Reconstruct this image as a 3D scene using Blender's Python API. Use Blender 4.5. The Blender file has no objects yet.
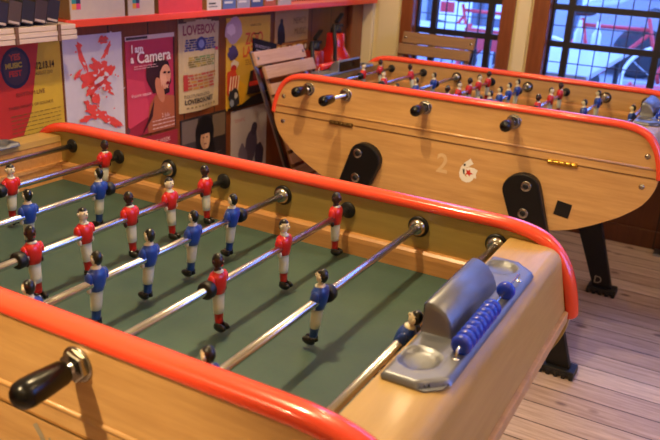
import bpy, bmesh, math, random
from mathutils import Vector, Matrix, Euler
random.seed(7)
sc = bpy.context.scene
COL = sc.collection
PI = math.pi
ZR = 0.80            # height of the playing rods above the floor

# ------------------------------------------------------------------ camera
cam_d = bpy.data.cameras.new('camera')
cam = bpy.data.objects.new('camera', cam_d)
COL.objects.link(cam)
cam_d.sensor_fit = 'HORIZONTAL'
cam_d.sensor_width = 36.0
cam_d.lens = 746.63 / 660 * 36.0
def cam_matrix(yaw, pitch, roll, loc):
    f = Vector((math.sin(yaw)*math.cos(pitch), math.cos(yaw)*math.cos(pitch), -math.sin(pitch)))
    r = f.cross(Vector((0, 0, 1))).normalized()
    u = r.cross(f)
    c, s = math.cos(roll), math.sin(roll)
    r, u = c*r + s*u, -s*r + c*u
    m = Matrix.Identity(4)
    for i in range(3):
        m[i][0], m[i][1], m[i][2], m[i][3] = r[i], u[i], -f[i], loc[i]
    return m
cam.matrix_world = cam_matrix(-0.488, 0.351, 0.057, (1.518, -0.902, ZR + 0.483))
cam_d.dof.use_dof = True
cam_d.dof.focus_distance = 1.5
cam_d.dof.aperture_fstop = 7.0
sc.camera = cam

# ------------------------------------------------------------------ world, lamps, exposure
world = bpy.data.worlds.new('sky')
sc.world = world
world.use_nodes = True
bg = world.node_tree.nodes['Background']
bg.inputs['Color'].default_value = (0.18, 0.34, 1.0, 1)
bg.inputs['Strength'].default_value = 6.5
WARM = (1.0, 0.74, 0.39)
def point(name, loc, energy, r=0.035, col=WARM):
    d = bpy.data.lights.new(name, 'POINT'); d.energy = energy; d.shadow_soft_size = r; d.color = col
    o = bpy.data.objects.new(name, d); o.location = loc; COL.objects.link(o); return o
def spot(name, loc, target, energy, deg, r=0.035, blend=0.35, col=WARM):
    d = bpy.data.lights.new(name, 'SPOT'); d.energy = energy; d.shadow_soft_size = r; d.color = col
    d.spot_size = math.radians(deg); d.spot_blend = blend
    o = bpy.data.objects.new(name, d); o.location = loc; COL.objects.link(o)
    o.rotation_euler = (Vector(target) - Vector(loc)).to_track_quat('-Z', 'Y').to_euler(); return o
spot('pendant_light_over_table', (0.78, 0.05, 1.95), (0.70, 0.06, 0.7), 46, 112)
spot('pendant_light_between_tables', (0.47, 0.62, 1.95), (0.62, 1.45, 0.75), 42, 90)
spot('pendant_light_near_side', (0.62, -1.15, 1.9), (0.92, -0.50, 0.25), 95, 42, 0.035, 0.5)
point('ceiling_bulb_left', (0.75, 1.0, 2.55), 16, 0.06)  # added warm fill for the room, no bulb in view
point('ceiling_bulb_right', (2.5, .35, 2.6), 24, 0.06)  # added fill that lifts the floor on the right
point('ceiling_bulb_by_windows', (0.35, 2.25, 2.6), 11, 0.06)  # added fill to brighten the cream wall and the corner
point('ceiling_bulb_back', (1.9, -2.0, 2.6), 12, 0.06)  # unseen fill added for the general room light
sun_portals = []
for nm, x0, x1 in (('window_portal_left', -0.03, 0.44), ('window_portal_right', 0.66, 1.78), ('window_portal_far_right', 2.09, 3.21)):  # far-right portal belongs to the added third window
    d = bpy.data.lights.new(nm, 'AREA'); d.shape = 'RECTANGLE'; d.size = x1 - x0; d.size_y = 1.98
    d.cycles.is_portal = True
    o = bpy.data.objects.new(nm, d); o.location = ((x0+x1)/2, 2.93, 1.57)
    o.rotation_euler = (-PI/2, 0, 0)
    COL.objects.link(o)
d = bpy.data.lights.new('window_portal_side', 'AREA'); d.shape = 'RECTANGLE'; d.size = 1.8; d.size_y = 1.45  # portal of the added side window
d.cycles.is_portal = True
o = bpy.data.objects.new('window_portal_side', d); o.location = (3.72, 1.0, 1.775); o.rotation_euler = (PI/2, 0, PI/2); COL.objects.link(o)
vs = sc.view_settings
vs.view_transform = 'Standard'; vs.look = 'None'; vs.gamma = 1.0; vs.use_curve_mapping = False
vs.exposure = 0.36

# ------------------------------------------------------------------ materials
def lin(h):
    h = h.lstrip('#')
    c = [int(h[i:i+2], 16)/255 for i in (0, 2, 4)]
    return tuple(x/12.92 if x <= .04045 else ((x+.055)/1.055)**2.4 for x in c) + (1,)
def new_mat(name):
    m = bpy.data.materials.new(name); m.use_nodes = True
    return m, m.node_tree.nodes, m.node_tree.links, m.node_tree.nodes['Principled BSDF']
def plain(name, col, rough=0.5, metal=0.0, spec=0.5, coat=0.0, var=0.06, scale=30):
    m, n, l, b = new_mat(name)
    c = lin(col)
    tc = n.new('ShaderNodeTexCoord'); ns = n.new('ShaderNodeTexNoise'); ns.inputs['Scale'].default_value = scale
    ns.inputs['Detail'].default_value = 3
    l.new(tc.outputs['Object'], ns.inputs['Vector'])
    mx = n.new('ShaderNodeMix'); mx.data_type = 'RGBA'
    mx.inputs['A'].default_value = tuple(x*(1-var) for x in c[:3]) + (1,)
    mx.inputs['B'].default_value = tuple(min(1, x*(1+var)) for x in c[:3]) + (1,)
    l.new(ns.outputs['Fac'], mx.inputs['Factor']); l.new(mx.outputs['Result'], b.inputs['Base Color'])
    b.inputs['Roughness'].default_value = rough; b.inputs['Metallic'].default_value = metal
    b.inputs['Specular IOR Level'].default_value = spec
    b.inputs['Coat Weight'].default_value = coat; b.inputs['Coat Roughness'].default_value = 0.08
    return m
def wood(name, c1, c2, rough=0.4, axis='X', scale=6.0, coat=0.0, bump=0.03, stretch=12.0):
    m, n, l, b = new_mat(name)
    tc = n.new('ShaderNodeTexCoord'); mp = n.new('ShaderNodeMapping')
    s = {'X': (1, stretch, stretch), 'Y': (stretch, 1, stretch), 'Z': (stretch, stretch, 1)}[axis]
    mp.inputs['Scale'].default_value = s
    l.new(tc.outputs['Object'], mp.inputs['Vector'])
    ns = n.new('ShaderNodeTexNoise'); ns.inputs['Scale'].default_value = scale; ns.inputs['Detail'].default_value = 6
    ns.inputs['Roughness'].default_value = 0.65
    l.new(mp.outputs['Vector'], ns.inputs['Vector'])
    rp = n.new('ShaderNodeValToRGB'); rp.color_ramp.elements[0].position = 0.3; rp.color_ramp.elements[1].position = 0.72
    rp.color_ramp.elements[0].color = lin(c1); rp.color_ramp.elements[1].color = lin(c2)
    l.new(ns.outputs['Fac'], rp.inputs['Fac']); l.new(rp.outputs['Color'], b.inputs['Base Color'])
    bp = n.new('ShaderNodeBump'); bp.inputs['Strength'].default_value = bump
    l.new(ns.outputs['Fac'], bp.inputs['Height']); l.new(bp.outputs['Normal'], b.inputs['Normal'])
    b.inputs['Roughness'].default_value = rough
    b.inputs['Coat Weight'].default_value = coat; b.inputs['Coat Roughness'].default_value = 0.12
    return m
M = {}
M['beech'] = wood('varnished_beech', '#B98B55', '#D2A56B', 0.38, 'X', 5, 0.35)
M['beech_end'] = wood('varnished_beech_end', '#AC8A4A', '#BC9A5A', 0.42, 'Y', 5, 0.12)
M['beech_in'] = wood('inner_wall_beech', '#9C8446', '#AE9652', 0.42, 'X', 5, 0.2)  # olive beech, colour darkened for the weak grazing light on the wall
M['cushion'] = wood('cushion_wood', '#B57F48', '#CE9A60', 0.38, 'X', 7, 0.3)
M['hull_wood'] = wood('hull_plywood', '#B98F5C', '#CBA26E', 0.5, 'X', 5)
M['red'] = plain('red_lacquer', '#EE4E32', 0.22, 0, 0.5, 0.5, 0.03, 12)
M['dark_gap'] = plain('dark_gap', '#2A1B10', 0.8)
M['joint'] = plain('dark_joint', '#6E4A26', 0.6)
M['joint_pale'] = plain('pale_joint', '#A87840', 0.5)
M['chrome'] = plain('chrome_steel', '#D6D6DA', 0.25, 1.0, var=0.02)
M['nut'] = plain('nickel_nut', '#A9A59C', 0.26, 1.0, var=0.06, scale=80)
M['dull'] = plain('dull_cast_aluminium', '#7E818A', 0.40, 0.75, var=0.10, scale=60)
M['brass'] = plain('brass', '#C9A24A', 0.3, 1.0)
M['bronze'] = plain('dull_brass', '#7A6038', 0.45, 0.9)
M['black'] = plain('black_plastic', '#060607', 0.26, 0, 0.4, 0.0)
M['matt_black'] = plain('matt_black', '#101012', 0.45)
M['leg_black'] = plain('black_enamel_leg', '#08080B', 0.45, 0, 0.4, 0.0)
M['jersey_red'] = plain('jersey_red', '#C9211B', 0.3, coat=0.3)
M['jersey_blue'] = plain('jersey_blue', '#1B3F93', 0.3, coat=0.3)
M['shorts'] = plain('shorts_white', '#D8D6C4', 0.35, coat=0.2)
M['skin'] = plain('skin_light', '#E4D6B2', 0.35, coat=0.2)
M['skin_dark'] = plain('skin_dark', '#3A1B14', 0.3, coat=0.2)
M['hair'] = plain('hair_black', '#0A0908', 0.3, coat=0.3)
M['bead_blue'] = plain('bead_blue', '#1238C4', 0.25, coat=0.3)
M['bead_red'] = plain('bead_red', '#C92218', 0.25, coat=0.3)
M['paint_white'] = plain('worn_white_paint', '#D2B184', 0.6, var=0.12, scale=200)
M['paint_white2'] = plain('white_sticker', '#E8E2D8', 0.5)
M['paint_grey'] = plain('grey_scuff', '#9A8E7C', 0.7, var=0.2, scale=120)
M['paint_red'] = plain('red_print', '#C4251C', 0.5)
M['paint_black'] = plain('black_print', '#151515', 0.5)

def field_mat():
    m, n, l, b = new_mat('green_playfield')
    tc = n.new('ShaderNodeTexCoord')
    a = n.new('ShaderNodeTexNoise'); a.inputs['Scale'].default_value = 9; a.inputs['Detail'].default_value = 8
    c = n.new('ShaderNodeTexNoise'); c.inputs['Scale'].default_value = 160; c.inputs['Detail'].default_value = 3
    l.new(tc.outputs['Object'], a.inputs['Vector']); l.new(tc.outputs['Object'], c.inputs['Vector'])
    rp = n.new('ShaderNodeValToRGB')
    rp.color_ramp.elements[0].position = .3; rp.color_ramp.elements[1].position = .75
    rp.color_ramp.elements[0].color = lin('#34504A'); rp.color_ramp.elements[1].color = lin('#465F54')
    l.new(a.outputs['Fac'], rp.inputs['Fac'])
    mx = n.new('ShaderNodeMix'); mx.data_type = 'RGBA'; mx.blend_type = 'MULTIPLY'; mx.inputs['Factor'].default_value = 0.25
    l.new(rp.outputs['Color'], mx.inputs['A']); l.new(c.outputs['Color'], mx.inputs['B'])
    l.new(mx.outputs['Result'], b.inputs['Base Color'])
    b.inputs['Roughness'].default_value = 0.55
    bp = n.new('ShaderNodeBump'); bp.inputs['Strength'].default_value = 0.08
    l.new(c.outputs['Fac'], bp.inputs['Height']); l.new(bp.outputs['Normal'], b.inputs['Normal'])
    return m
M['field'] = field_mat()

def floor_mat():
    m, n, l, b = new_mat('worn_floorboards')
    tc = n.new('ShaderNodeTexCoord')
    br = n.new('ShaderNodeTexBrick'); br.inputs['Scale'].default_value = 1.0
    br.inputs['Brick Width'].default_value = 3.6; br.inputs['Row Height'].default_value = 0.105
    br.inputs['Mortar Size'].default_value = 0.003; br.inputs['Mortar Smooth'].default_value = 0.3
    br.inputs['Bias'].default_value = 0.0; br.offset = 0.37
    br.inputs['Color1'].default_value = lin('#BFA696'); br.inputs['Color2'].default_value = lin('#DCC8BA')
    br.inputs['Mortar'].default_value = lin('#4A3626')
    l.new(tc.outputs['Object'], br.inputs['Vector'])
    mp = n.new('ShaderNodeMapping'); mp.inputs['Scale'].default_value = (1.2, 16, 1)
    l.new(tc.outputs['Object'], mp.inputs['Vector'])
    g = n.new('ShaderNodeTexNoise'); g.inputs['Scale'].default_value = 4; g.inputs['Detail'].default_value = 8; g.inputs['Roughness'].default_value = .7
    l.new(mp.outputs['Vector'], g.inputs['Vector'])
    gr = n.new('ShaderNodeValToRGB'); gr.color_ramp.elements[0].position = .33; gr.color_ramp.elements[1].position = .62
    gr.color_ramp.elements[0].color = (.45, .38, .34, 1); gr.color_ramp.elements[1].color = (1, 1, 1, 1)
    l.new(g.outputs['Fac'], gr.inputs['Fac'])
    mx = n.new('ShaderNodeMix'); mx.data_type = 'RGBA'; mx.blend_type = 'MULTIPLY'; mx.inputs['Factor'].default_value = .8
    l.new(br.outputs['Color'], mx.inputs['A']); l.new(gr.outputs['Color'], mx.inputs['B'])
    mp2 = n.new('ShaderNodeMapping'); mp2.inputs['Scale'].default_value = (5.5, 9.5, 1)
    l.new(tc.outputs['Object'], mp2.inputs['Vector'])
    vo = n.new('ShaderNodeTexVoronoi'); vo.inputs['Scale'].default_value = 1.0
    l.new(mp2.outputs['Vector'], vo.inputs['Vector'])
    kr = n.new('ShaderNodeValToRGB'); kr.color_ramp.elements[0].position = .07; kr.color_ramp.elements[1].position = .15
    kr.color_ramp.elements[0].color = (.22, .13, .11, 1); kr.color_ramp.elements[1].color = (1, 1, 1, 1)
    l.new(vo.outputs['Distance'], kr.inputs['Fac'])
    mk = n.new('ShaderNodeMix'); mk.data_type = 'RGBA'; mk.blend_type = 'MULTIPLY'; mk.inputs['Factor'].default_value = .8
    l.new(mx.outputs['Result'], mk.inputs['A']); l.new(kr.outputs['Color'], mk.inputs['B'])
    l.new(mk.outputs['Result'], b.inputs['Base Color'])
    b.inputs['Roughness'].default_value = 0.42
    bp = n.new('ShaderNodeBump'); bp.inputs['Strength'].default_value = 0.15; bp.inputs['Distance'].default_value = .004
    l.new(br.outputs['Fac'], bp.inputs['Height']); bp.invert = True; l.new(bp.outputs['Normal'], b.inputs['Normal'])
    return m
M['floor'] = floor_mat()
def panel_mat(name, c1, c2, rows, axis):
    # vertical wooden boards with dark seams
    m = wood(name, c1, c2, 0.45, 'Z', 4, 0.1)
    n, l = m.node_tree.nodes, m.node_tree.links; b = n['Principled BSDF']
    src = b.inputs['Base Color'].links[0].from_socket
    tc = n.new('ShaderNodeTexCoord'); sp = n.new('ShaderNodeSeparateXYZ'); l.new(tc.outputs['Object'], sp.inputs[0])
    mo = n.new('ShaderNodeMath'); mo.operation = 'PINGPONG'; mo.inputs[1].default_value = rows/2
    l.new(sp.outputs[axis], mo.inputs[0])
    gt = n.new('ShaderNodeMath'); gt.operation = 'GREATER_THAN'; gt.inputs[1].default_value = 0.003
    l.new(mo.outputs[0], gt.inputs[0])
    mx = n.new('ShaderNodeMix'); mx.data_type = 'RGBA'
    mx.inputs['A'].default_value = lin('#1A0B06'); l.new(src, mx.inputs['B']); l.new(gt.outputs[0], mx.inputs['Factor'])
    l.new(mx.outputs['Result'], b.inputs['Base Color'])
    return m
M['panel'] = panel_mat('brown_wall_boards', '#6A3316', '#7E4420', 0.19, 'Y')
M['wainscot'] = panel_mat('dark_wainscot', '#4A2412', '#5C3018', 0.33, 'X')
M['frame_wood'] = wood('brown_window_wood', '#7A3E1B', '#92502A', 0.4, 'Z', 5, 0.3)
M['cream'] = plain('cream_wall_paint', '#EADBB0', 0.6, var=0.05, scale=6)
M['ceiling'] = plain('ceiling_paint', '#D8C8A4', 0.8)
M['bar_dark'] = plain('dark_window_bar', '#1E1A22', 0.5)
M['lead'] = plain('lead_came', '#3A3C4C', 0.5, 0.4)
def glass_mat():
    m, n, l, b = new_mat('window_glass')
    n.remove(b)
    out = n['Material Output']
    t = n.new('ShaderNodeBsdfTransparent'); t.inputs[0].default_value = (.93, .95, 1, 1)
    g = n.new('ShaderNodeBsdfGlossy'); g.inputs['Roughness'].default_value = .03
    f = n.new('ShaderNodeFresnel'); f.inputs[0].default_value = 1.5
    mx = n.new('ShaderNodeMixShader')
    l.new(f.outputs[0], mx.inputs[0]); l.new(t.outputs[0], mx.inputs[1]); l.new(g.outputs[0], mx.inputs[2])
    l.new(mx.outputs[0], out.inputs[0])
    return m
M['glass'] = glass_mat()

# ------------------------------------------------------------------ mesh builder
class MB:
    def __init__(s): s.v = []; s.f = []; s.m = []; s.sm = []
    def add(s, vs, fs, mi=0, smooth=False, mat=None):
        o = len(s.v)
        for p in vs:
            p = Vector(p)
            if mat is not None: p = mat @ p
            s.v.append(p)
        for f in fs:
            s.f.append([o+i for i in f]); s.m.append(mi); s.sm.append(smooth)
        return s
    def box(s, a, b, mi=0, mat=None):
        x0, y0, z0 = a; x1, y1, z1 = b
        vs = [(x0,y0,z0),(x1,y0,z0),(x1,y1,z0),(x0,y1,z0),(x0,y0,z1),(x1,y0,z1),(x1,y1,z1),(x0,y1,z1)]
        return s.add(vs, [(3,2,1,0),(4,5,6,7),(0,1,5,4),(1,2,6,5),(2,3,7,6),(3,0,4,7)], mi, False, mat)
    def lathe(s, p0, p1, prof, seg=16, mi=0, smooth=True, mis=None):
        # prof: list of (t along axis in metres, radius)
        p0, p1 = Vector(p0), Vector(p1); d = (p1-p0).normalized()
        u = d.orthogonal().normalized(); w = d.cross(u)
        rings = [[p0 + d*t + (u*math.cos(2*PI*k/seg) + w*math.sin(2*PI*k/seg))*max(r, 1e-5) for k in range(seg)] for t, r in prof]
        return s.loft(rings, mi, smooth, True, mis)
    def loft(s, rings, mi=0, smooth=True, caps=True, mis=None):
        n = len(rings[0]); o = len(s.v)
        for r in rings:
            for p in r: s.v.append(Vector(p))
        for i in range(len(rings)-1):
            for k in range(n):
                k2 = (k+1) % n
                s.f.append([o+i*n+k, o+i*n+k2, o+(i+1)*n+k2, o+(i+1)*n+k]); s.m.append(mis[i] if mis else mi); s.sm.append(smooth)
        if caps:
            s.f.append([o+k for k in range(n)][::-1]); s.m.append(mis[0] if mis else mi); s.sm.append(False)
            s.f.append([o+(len(rings)-1)*n+k for k in range(n)]); s.m.append(mis[-1] if mis else mi); s.sm.append(False)
        return s
    def cyl(s, p0, p1, r, seg=16, mi=0, smooth=True):
        L = (Vector(p1)-Vector(p0)).length
        return s.lathe(p0, p1, [(0, r), (L, r)], seg, mi, smooth)
    def tube(s, pts, r, seg=10, mi=0, closed=False):
        pts = [Vector(p) for p in pts]; n = len(pts); rings = []
        up = None
        for i, p in enumerate(pts):
            a = pts[i-1] if (i > 0 or closed) else p; b = pts[(i+1) % n] if (i < n-1 or closed) else p
            d = (b-a).normalized()
            if up is None: up = d.orthogonal().normalized()
            up = (up - d*up.dot(d)).normalized(); w = d.cross(up)
            rings.append([p + (up*math.cos(2*PI*k/seg) + w*math.sin(2*PI*k/seg))*r for k in range(seg)])
        if closed: rings.append(rings[0])
        return s.loft(rings, mi, True, not closed)
    def ell(s, c, r, mi=0, seg=14, rg=9, mifn=None, mat=None):
        c = Vector(c); o = len(s.v); vs = []
        for i in range(rg+1):
            th = PI*i/rg
            for k in range(seg):
                ph = 2*PI*k/seg
                p = Vector((r[0]*math.sin(th)*math.cos(ph), r[1]*math.sin(th)*math.sin(ph), r[2]*math.cos(th)))
                if mat is not None: p = mat @ p
                vs.append(c+p)
        s.v += vs
        for i in range(rg):
            for k in range(seg):
                k2 = (k+1) % seg
                f = [o+i*seg+k, o+(i+1)*seg+k, o+(i+1)*seg+k2, o+i*seg+k2]
                s.f.append(f); s.sm.append(True)
                ctr = sum((s.v[j] for j in f), Vector())/4 - c
                s.m.append(mifn(ctr) if mifn else mi)
        return s
    def prism(s, poly, plane, a, b, mi=0, smooth=False):
        # polygon in a plane ('xz','yz','xy') extruded along the third axis from a to b
        def P(p, t):
            return {'xz': (p[0], t, p[1]), 'yz': (t, p[0], p[1]), 'xy': (p[0], p[1], t)}[plane]
        n = len(poly)
        vs = [P(p, a) for p in poly] + [P(p, b) for p in poly]
        o = len(s.v); s.v += [Vector(v) for v in vs]
        for k in range(n):
            k2 = (k+1) % n
            s.f.append([o+k, o+k2, o+n+k2, o+n+k]); s.m.append(mi); s.sm.append(smooth)
        s.f.append([o+k for k in range(n)][::-1]); s.m.append(mi); s.sm.append(False)
        s.f.append([o+n+k for k in range(n)]); s.m.append(mi); s.sm.append(False)
        return s
    def text(s, body, fn, size, mi=0, align='LEFT', sx=1.0, bold=0.0):
        cu = bpy.data.curves.new('txt', 'FONT'); cu.body = body; cu.size = size; cu.align_x = align
        cu.resolution_u = 3; cu.offset = bold
        ob = bpy.data.objects.new('txt', cu); COL.objects.link(ob)
        bpy.context.view_layer.update()
        me = bpy.data.meshes.new_from_object(ob.evaluated_get(bpy.context.evaluated_depsgraph_get()))
        o = len(s.v)
        for v in me.vertices: s.v.append(Vector(fn(v.co.x*sx, v.co.y)))
        for p in me.polygons:
            s.f.append([o+i for i in p.vertices]); s.m.append(mi); s.sm.append(False)
        bpy.data.meshes.remove(me); bpy.data.objects.remove(ob); bpy.data.curves.remove(cu)
        return s
    def mesh(s, name, mats):
        me = bpy.data.meshes.new(name)
        me.from_pydata([tuple(v) for v in s.v], [], s.f)
        for m in mats: me.materials.append(m)
        me.polygons.foreach_set('material_index', s.m); me.polygons.foreach_set('use_smooth', s.sm)
        bm = bmesh.new(); bm.from_mesh(me)
        bmesh.ops.recalc_face_normals(bm, faces=bm.faces) if not getattr(s, 'raw', False) else None
        bm.to_mesh(me); bm.free(); me.update()
        return me
    def build(s, name, mats, parent=None, loc=(0,0,0), rot=(0,0,0), bevel=0.0, segs=2):
        if not isinstance(mats, (list, tuple)): mats = [mats]
        o = bpy.data.objects.new(name, s.mesh(name, mats)); COL.objects.link(o)
        o.location = loc; o.rotation_euler = rot
        if parent: o.parent = parent
        if bevel:
            md = o.modifiers.new('bevel', 'BEVEL'); md.width = bevel; md.segments = segs; md.limit_method = 'ANGLE'; md.angle_limit = math.radians(40)
        return o
def link_mesh(name, me, parent=None, loc=(0,0,0), rot=(0,0,0)):
    o = bpy.data.objects.new(name, me); COL.objects.link(o); o.location = loc; o.rotation_euler = rot
    if parent: o.parent = parent
    return o
def thing(name, label, cat, loc=(0,0,0), rz=0.0, group=None):
    o = bpy.data.objects.new(name, None); COL.objects.link(o); o.location = loc; o.rotation_euler = (0, 0, rz)
    o.empty_display_size = 0.1
    o['label'] = label; o['category'] = cat
    if group: o['group'] = group
    return o
def tag(o, label, cat, group=None):
    o['label'] = label; o['category'] = cat
    if group: o['group'] = group
    return o
def struct(o): o['kind'] = 'structure'; return o
def smoothpts(pts, n):
    # Catmull-Rom through pts, n steps per span
    out = []
    P = [pts[0]] + list(pts) + [pts[-1]]
    for i in range(1, len(P)-2):
        for k in range(n):
            t = k/n; a, b, c, d = P[i-1], P[i], P[i+1], P[i+2]
            out.append(tuple(0.5*((2*b[j]) + (c[j]-a[j])*t + (2*a[j]-5*b[j]+4*c[j]-d[j])*t*t + (3*b[j]-a[j]-3*c[j]+d[j])*t**3) for j in range(len(b))))
    out.append(tuple(pts[-1])); return out

# ------------------------------------------------------------------ the room
XL, YW = -0.33, 2.80          # poster wall and window wall planes
XR, YB, ZC = 3.6, -3.2, 2.95
struct(MB().box((XL-.1, YB-.1, -.06), (XR+.1, YW+.16, 0)).build('floor', M['floor']))
struct(MB().box((XL-.1, YB-.1, ZC), (XR+.1, YW+.16, ZC+.06)).build('ceiling', M['ceiling']))
struct(MB().box((XL-.1, YB-.1, 0), (XL, YW+.16, ZR+.245)).build('wall_left', M['panel']))
struct(MB().box((XL-.1, YB-.1, ZR+.245), (XL, YW+.16, ZC)).build('wall_left_upper', M['cream']))
RY0, RY1, RZ0, RZ1 = 0.1, 1.9, 1.05, 2.5
wr_ = MB(); wr_.box((XR, YB-.1, 0), (XR+.1, YW+.16, RZ0)); wr_.box((XR, YB-.1, RZ1), (XR+.1, YW+.16, ZC))
wr_.box((XR, YB-.1, RZ0), (XR+.1, RY0, RZ1)); wr_.box((XR, RY1, RZ0), (XR+.1, YW+.16, RZ1))
struct(wr_.build('wall_right', M['cream']))
fr3 = MB()  # unseen window added so daylight reaches the rods and posters
for y in (RY0, .96, RY1-.07): fr3.box((XR-.01, y, RZ0), (XR+.08, y+.07, RZ1))
for z in (RZ0, 1.75, RZ1-.06): fr3.box((XR, RY0, z), (XR+.07, RY1, z+.06))
fr3 = struct(fr3.build('window_4', M['frame_wood']))
struct(MB().box((XR+.03, RY0+.03, RZ0+.02), (XR+.034, RY1-.03, RZ1-.02)).build('window_glass', M['glass'], fr3))
struct(MB().box((XL, YB-.1, 0), (XR, YB, ZC)).build('wall_near', M['cream']))
W1 = (-0.092, 0.500); W2 = (0.588, 1.86); W3_ADDED = (2.0, 3.29); WZ0, WZ1 = ZR-0.27, ZR+1.80
w = MB()
w.box((XL, YW, WZ0), (W1[0], YW+.16, ZC)); w.box((W1[1], YW, WZ0), (W2[0], YW+.16, ZC)); w.box((W2[1], YW, WZ0), (W3_ADDED[0], YW+.16, ZC)); w.box((W3_ADDED[1], YW, WZ0), (XR, YW+.16, ZC)); w.box((W3_ADDED[0], YW, WZ1), (W3_ADDED[1], YW+.16, ZC))
w.box((W1[0], YW, WZ1), (W1[1], YW+.16, ZC)); w.box((W2[0], YW, WZ1), (W2[1], YW+.16, ZC))
struct(w.build('wall_far', M['cream']))
struct(MB().box((XL, YW, 0), (XR, YW+.16, WZ0)).build('wall_far_wainscot', M['wainscot']))
struct(MB().box((XL, YW-.018, 0), (XR, YW, 0.09)).build('baseboard_far', M['wainscot'], bevel=.004))
struct(MB().box((XL, YB, 0), (XL+.018, YW-.02, 0.10)).build('baseboard_left', M['panel'], bevel=.004))
# corner pilaster and cream boards between the windows
t = MB(); t.box((XL+.001, YW-.03, WZ0), (XL+.085, YW, ZC)); t.box((XL+.105, YW-.012, WZ0), (W1[0]-.012, YW, ZC))
struct(t.build('trim_corner', M['cream'], bevel=.006))
struct(MB().box((XL, YW-.16, 0), (XL+.03, YW-.03, ZC)).build('trim_left', M['frame_wood'], bevel=.006))
struct(MB().box((W1[1]+.012, YW-.01, WZ0), (W2[0]-.012, YW, ZC)).build('trim_between', M['cream'], bevel=.004))
def window(n, x0, x1, jl, jr, bars_x, bars_z, leads_x, leads_z):
    root = MB()
    y0, y1 = YW-.02, YW+.10
    root.box((x0, y0, WZ0), (x0+jl, y1, WZ1)); root.box((x1-jr, y0, WZ0), (x1, y1, WZ1))
    root.box((x0+jl, y0, WZ1-.06), (x1-jr, y1, WZ1)); root.box((x0+jl, y0-.02, WZ0), (x1-jr, y1, WZ0+.05))
    fr = struct(root.build('window_%d' % n, M['frame_wood'], bevel=.004))
    b = MB(); gy = YW+.055
    for x in bars_x: b.box((x-.015, gy-.016, WZ0+.05), (x+.015, gy+.016, WZ1-.06))
    for z in bars_z: b.box((x0+jl, gy-.0155, z-.014), (x1-jr, gy+.0155, z+.014))
    b.box((x0+jl, gy-.015, WZ0+.05), (x0+jl+.01, gy+.015, WZ1-.06)); b.box((x1-jr-.01, gy-.015, WZ0+.05), (x1-jr, gy+.015, WZ1-.06))
    struct(b.build('window_bars', M['bar_dark'], fr))
    c = MB()
    for x in leads_x: c.box((x-.0022, gy-.004, WZ0+.05), (x+.0022, gy+.004, WZ1-.06))
    for z in leads_z: c.box((x0+jl, gy-.0035, z-.0022), (x1-jr, gy+.0035, z+.0022))
    struct(c.build('window_leads', M['lead'], fr))
    struct(MB().box((x0+jl, gy-.002, WZ0+.05), (x1-jr, gy+.002, WZ1-.06)).build('window_glass', M['glass'], fr))
zb = [ZR+.10+.172*k for k in range(-1, 10)]
zl = [ZR+.10+.172*k+.086 for k in range(-2, 10)]
window(1, W1[0], W1[1], .066, .066, [.068, .366], zb, [.128, .188, .247, .307], zl)
window(2, W2[0], W2[1], .078, .08, [.753, 1.158, 1.255, 1.66], zb, [.82, .887, .955, 1.022, 1.09, 1.32, 1.39, 1.457, 1.525, 1.59], zl)
window(3, W3_ADDED[0], W3_ADDED[1], .09, .08, [2.18, 2.58, 2.68, 3.08], zb, [2.25, 2.32, 2.38, 2.45, 2.51, 2.75, 2.81, 2.88, 2.95, 3.01], zl)  # added out of view to carry daylight onto rods and posters

# ------------------------------------------------------------------ foosball tables
OX = -0.0015
RAIL_R = [(.50,.036),(.549,.0345),(.590,.027),(.617,.013),(.637,-.009),(.653,-.041),(.664,-.080),(.668,-.106)]
_rr = smoothpts([(.40,.036),(.45,.036)] + RAIL_R, 4)
RAILS = [(-x, z) for x, z in _rr[::-1]] + _rr
HULL_R = [(.671,-.1032),(.665,-.142),(.642,-.187),(.600,-.226),(.560,-.254),(.485,-.295),(.412,-.322),(.25,-.352),(.10,-.363)]
HULL = smoothpts(HULL_R + [(-x, z) for x, z in HULL_R[::-1]], 3)
def sh(pts): return [(x+OX, z+ZR) for x, z in pts]

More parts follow.
